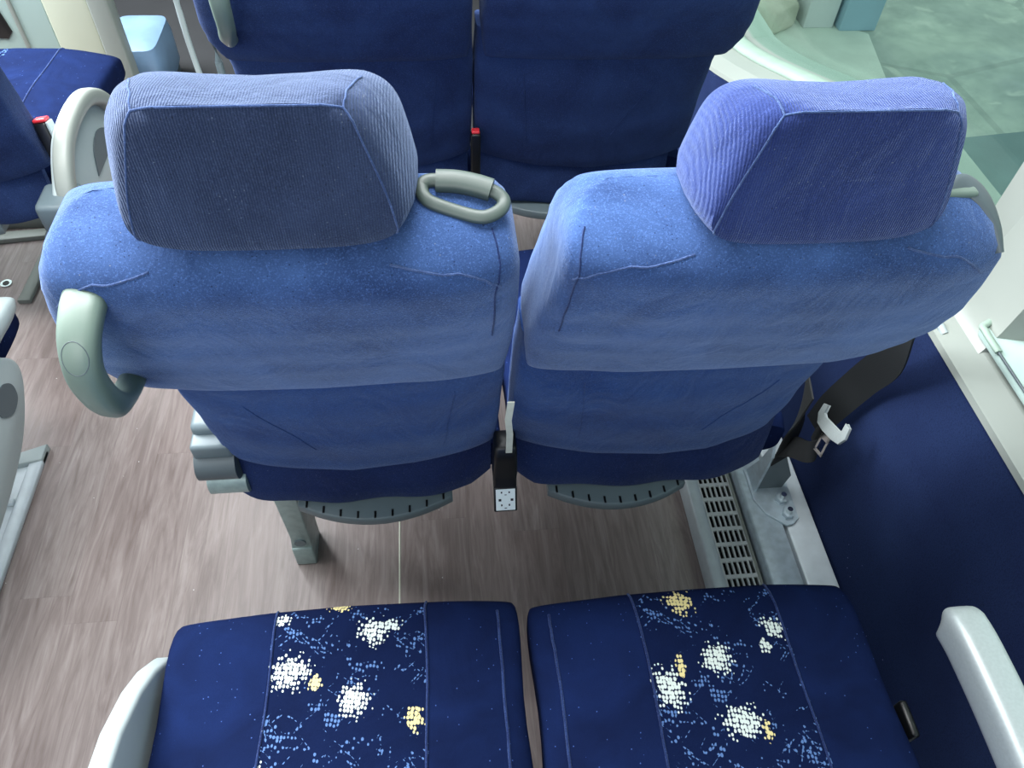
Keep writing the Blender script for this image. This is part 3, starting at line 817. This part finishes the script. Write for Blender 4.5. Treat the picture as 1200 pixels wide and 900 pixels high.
# buckle at the hip of that seat
for c in oppB.children:
    if c.name.startswith('seat_cushion'): c.location = (-.02, .075, 0)
for c in oppBw.children:
    if c.name.startswith('seat_cushion'): c.location = (-.02, .075, 0)
b3 = thing('seat_buckle', 'black buckle with red top beside the blue cushion across the aisle', 'seat belt buckle', (DB+.232, 1.40, 0.0))
MB_ = Matrix.Translation((0, 0, .52)) @ Matrix.Rotation(-.25, 4, 'X') @ Matrix.Rotation(-.15, 4, 'Y')
obj('buckle_body', nbox(-.014, .010, -.012, .012, -.10, .045, .004, M=MB_), 'black', b3)
obj('buckle_cover', nbox(.010, .016, -.012, .012, -.04, .045, .002, M=MB_), 'pale', b3)
obj('release_button', nbox(-.013, .013, -.011, .011, .045, .052, .003, M=MB_), 'red', b3)
# shield, armrest of the nearest seat across the aisle
out = [(.02, .31), (.10, .315), (.19, .325), (.255, .34), (.305, .365), (.345, .40), (.355, .43), (.34, .46), (.30, .48), (.10, .50), (.02, .47)]
out = [(p.x, p.y) for p in catmull([(a, b, 0) for a, b in out], 5, closed=True)]
sh = obj('side_shield', prism(bmesh.new(), out, 'x', .262, .29, .006), 'pale', oppA, label='pale grey rounded side panel')
sl_ = [(p.x, p.y) for p in catmull([(.25, .42, 0), (.27, .445, 0), (.295, .445, 0), (.312, .425, 0), (.305, .40, 0), (.275, .395, 0)], 5, closed=True)]
obj('recess', prism(bmesh.new(), sl_, 'x', .2895, .2915), 'dgrey', sh, smooth=False)
am = bmesh.new(); sweep(am, catmull([(.275, .10, .50), (.275, .25, .512), (.275, .36, .51), (.277, .42, .498), (.279, .445, .486)], 5), [.026]*12+[.025, .023, .021, .019, .016, .013, .010, .007, .004], [.02]*12+[.019, .018, .016, .014, .012, .01, .008, .006, .004], n=20, e=3)
obj('armrest', am, 'pale', oppA)

pedestal(1.36, 'grey leg and beam under the bright blue seat across the aisle', DB-.40)
pedestal(.55, 'grey leg and beam under the nearest seat across the aisle', DX-.40)
# floor rail beside the nearest seat across the aisle
fr2 = thing('floor_rail', 'pale grey floor rail with open end beside the aisle at the left edge', 'rail', (-.895, 0, 0))
obj('rail_flange', nbox(.008, .035, Y0, 1.03, 0, .014, .003), 'alu', fr2)
obj('rail_channel', nbox(-.045, .008, Y0, .995, 0, .006), 'alu', fr2, smooth=False)
bm = bmesh.new(); prism(bm, [(-.03, 1.015), (.035, 1.04), (.035, 1.0), (-.03, .985)], 'z', 0, .02, .003); obj('rail_end', bm, 'pale', fr2)
for y in (.60, .75, .90): obj('rail_rib', nbox(-.045, .008, y-.006, y+.006, .006, .02, .002), 'alu', fr2)
bm = bmesh.new(); sweep(bm, [(.022, 1.01, .014), (.022, 1.01, .018)], .006, n=14); obj('screw', bm, 'chrome', fr2)
fr3 = thing('angled_bracket', 'white angled bracket on the floor under the blue seat across the aisle', 'bracket', (-1.05, 1.6, 0))
bm = bmesh.new(); prism(bm, [(-.012, -.10), (.018, -.10), (.024, .20), (-.002, .20)], 'z', 0, .012, .002); obj('foot_bar', bm, 'white', fr3)
bm = bmesh.new(); prism(bm, [(-.30, .115), (.03, .155), (.03, .185), (-.30, .155)], 'z', 0, .015, .002); obj('cross_bar', bm, 'white', fr3)
bm = bmesh.new(); prism(bm, [(-.30, .20), (.03, .20), (.03, .215), (-.30, .215)], 'z', .0, .04, .002); obj('rear_bar', bm, 'white', fr3)
bm = bmesh.new(); sweep(bm, [(-1.115, 1.575, 0), (-1.115, 1.575, .004)], .014, n=24)
o = tag(obj('floor_socket', bm, 'chrome'), 'small round metal socket in the wood floor at the left edge', 'floor fitting')
bm = bmesh.new(); sweep(bm, [(-1.115, 1.575, .004), (-1.115, 1.575, .0048)], .008, n=20); obj('socket_hole', bm, 'black', o)

# ------------------------------------------------------------------ partition, stairwell and crew seat ahead
pt = thing('partition_panel', 'pale green and cream partition panel with white edge post, behind the blue seat', 'partition', (-.90, 2.3, 0))
obj('panel_mint', nbox(-.9, -.17, 0, .04, 0, 1.1, .004), 'mint', pt, label='pale green strip of the panel')
obj('panel_cream', nbox(-.17, -.045, -.004, .036, 0, 1.1, .006), 'cream', pt, label='cream strip of the panel')
obj('edge_post', nbox(-.045, .012, -.02, .045, 0, 1.1, .008), 'white', pt, label='white edge post')
obj('panel_ridge', nbox(-.262, -.250, -.008, .0, 0, 1.1, .003), 'white', pt)
bm = bmesh.new(); prism(bm, [(-.45, .30), (-.30, .29), (-.282, .31), (-.30, .42), (-.33, .60), (-.45, .60)], 'y', -.006, 0, .002); obj('panel_opening', bm, 'black', pt)
bm = bmesh.new(); sweep(bm, [(-.075, -.004, .195), (-.075, -.008, .195)], .007, n=18); obj('panel_screw', bm, 'black', pt)
struct('wall_front', nbox(-1.8, .75, 3.2, 3.26, 0, 1.2), 'darkfill')
tag(obj('stairwell_dark_sheet', nbox(-1.75, -.33, 2.345, 3.19, 0, .006), 'darkfill'), 'added dark sheet for the dark stairwell beyond the partition panel', 'mat')  # flat sheet added to stand for the dark of the stairwell
cs = thing('crew_seat', 'small pale blue seat wrapped in clear plastic behind the white post', 'seat', (-.93, 2.53, .006))
bm = bmesh.new(); R = []
for z, a in ((.03, .9), (.05, 1), (.15, 1), (.185, .93), (.195, .7), (.196, .2)):
    R.append([Vector((c*.085*a, q*.13*a, z)) for c, q in sell(32, 6)])
loft(bm, R); obj('wrapped_cushion', bm, 'plastic', cs)
obj('seat_base', nbox(-.07, .07, -.11, .11, 0, .04), 'dgrey', cs)
gp = catmull([(-.735, 2.40, .60), (-.735, 2.40, .35), (-.733, 2.40, .20), (-.72, 2.39, .05), (-.715, 2.385, 0)], 6)
tag(obj('grab_pole', sweep(bmesh.new(), gp, .009, n=14), 'pale'), 'slim grey grab pole rising in front of the dark stairwell', 'pole')
gp2 = catmull([(-.665, 2.42, 0), (-.665, 2.42, .3), (-.66, 2.42, .6)], 4)
o = tag(obj('post', sweep(bmesh.new(), gp2, .012, n=14), 'grey'), 'dull grey post between the grab pole and front seat handle', 'post')
tag(obj('floor_plate', nbox(-.69, -.42, 2.10, 2.30, 0, .03, .006), 'alu'), 'pale metal plate on the floor beneath the front seat handle', 'plate')

mt2 = nbox(-.32, .72, 1.98, 3.18, 0, .006)  # dark sheet added so the gap between the seats reads as shade
tag(obj('gap_shade_sheet', mt2, 'darkfill'), 'added dark sheet ahead, darkening the slit between the dark front seats', 'mat')
# unseen luggage rack, added above the window seats to shade the wall side
bm = bmesh.new(); prism(bm, [(.42, 1.82), (.46, 1.78), (1.0, 1.70), (1.0, 2.1), (.42, 2.1)], 'y', Y0, 3.0); struct('shading_rack', bm, 'cream')
# ------------------------------------------------------------------ outside
g = nbox(-12, 30, -12, 30, -1.36, -1.30); o = struct('ground', g, 'ground')
tag(obj('steel_column', nbox(3.13, 3.42, 5.55, 5.85, -1.30, 3.0, .01), 'bluecol'), 'pale blue steel column standing on the workshop floor outside', 'column')
bm = bmesh.new(); box(bm, 2.86, 3.10, 5.60, 5.9, -1.30, 3.0, .01)
o = tag(obj('white_post', bm, 'grille'), 'white post with red stripe beside the blue column outside', 'post')
obj('red_stripe', nbox(3.03, 3.055, 5.59, 5.60, -1.0, 1.2), 'red', o)
bm = bmesh.new(); prism(bm, [(2.35, 5.85), (2.55, 5.45), (2.78, 5.6), (2.82, 6.1), (2.5, 6.4)], 'z', -1.30, -1.1, .04)
tag(obj('rubble_piece', bm, 'concrete_block'), 'pale dusty lump lying on the floor beside the white post outside', 'rubble')
bm = bmesh.new(); prism(bm, [(2.95, 2.2), (3.0, 4.05), (4.6, 4.25), (5.6, 2.0)], 'z', -1.30, -1.295)  # flat darker patch laid on the concrete
tag(obj('floor_patch', bm, plain('dark_floor_tone', '#5f7a7a', .6, grain=.15, gs=4), smooth=False), 'darker grey green patch on the workshop floor outside the window', 'floor patch')
bm = bmesh.new(); prism(bm, [(2.05, 3.6), (2.6, 6.2), (3.35, 5.5), (2.9, 3.3)], 'z', -1.30, -1.297)  # flat paler patch laid on the concrete
tag(obj('pale_floor_patch', bm, plain('pale_floor', '#bccabd', .6, grain=.12, gs=5), smooth=False), 'paler patch of concrete running up to the blue column', 'floor patch')

# ------------------------------------------------------------------ light
w = bpy.data.worlds.new('World'); S.world = w; w.use_nodes = True
bg = w.node_tree.nodes['Background']; bg.inputs[0].default_value = (.90, .97, 1.0, 1); bg.inputs[1].default_value = .62
def area(name, loc, target, size, power, col=(1, 1, 1), sy=None):
    l = bpy.data.lights.new(name, 'AREA'); l.energy = power; l.color = col; l.size = size
    if sy: l.shape = 'RECTANGLE'; l.size_y = sy
    o = bpy.data.objects.new(name, l); COL.objects.link(o); o.location = loc
    o.rotation_euler = (Vector(target)-Vector(loc)).to_track_quat('-Z', 'Y').to_euler(); return o
area('door_daylight', (-2.1, 2.3, 2.1), (-.7, .9, .1), 1.8, 190, (.93, .97, 1.))
area('cushion_fill_light', (-1.78, 1.9, 1.45), (-.95, 1.75, .45), .8, 22, (.92, .97, 1.))  # added fill that brightens the blue cushion across the aisle
area('aisle_ceiling_light', (-.75, .75, 2.35), (-.72, .75, 0), .35, 26, (1., .98, .97), 2.2)
area('top_fill_light', (-.1, 1.2, 2.3), (0, .9, .6), 1.0, 22, (.92, .98, 1.))  # added overhead fill, no roof hatch stands behind it
area('rear_fill_light', (-.6, -1.6, 2.2), (0, .5, .9), 1.2, 14, (.95, .98, 1.))  # fill light added from behind to lift the seat backs

# ------------------------------------------------------------------ camera
f = 900.; vp = (468., -650.); roll = math.radians(2.2)
dy = Vector((vp[0]-600, 450-vp[1], f)).normalized()
dz = Vector((0, dy.z, -dy.y)).normalized()
dx = dz.cross(dy)
if dx.x < 0: dx = -dx
dx2 = dx*math.cos(roll)-dz*math.sin(roll); dz2 = dz*math.cos(roll)+dx*math.sin(roll)
Dm = (dx2, dy, dz2)
right = Vector([d.x for d in Dm]); upv = Vector([d.y for d in Dm]); fwd = Vector([d.z for d in Dm])
cam = bpy.data.cameras.new('camera'); cam.sensor_width = 36; cam.lens = f/1200*36; cam.clip_start = .02
co = bpy.data.objects.new('camera', cam); COL.objects.link(co)
m = Matrix((right, upv, -fwd)).transposed().to_4x4(); m.translation = (0, 0, 1.42)
co.matrix_world = m; S.camera = co
S.view_settings.view_transform = 'Standard'; S.view_settings.look = 'None'
S.view_settings.gamma = 1; S.view_settings.use_curve_mapping = False; S.view_settings.exposure = .85
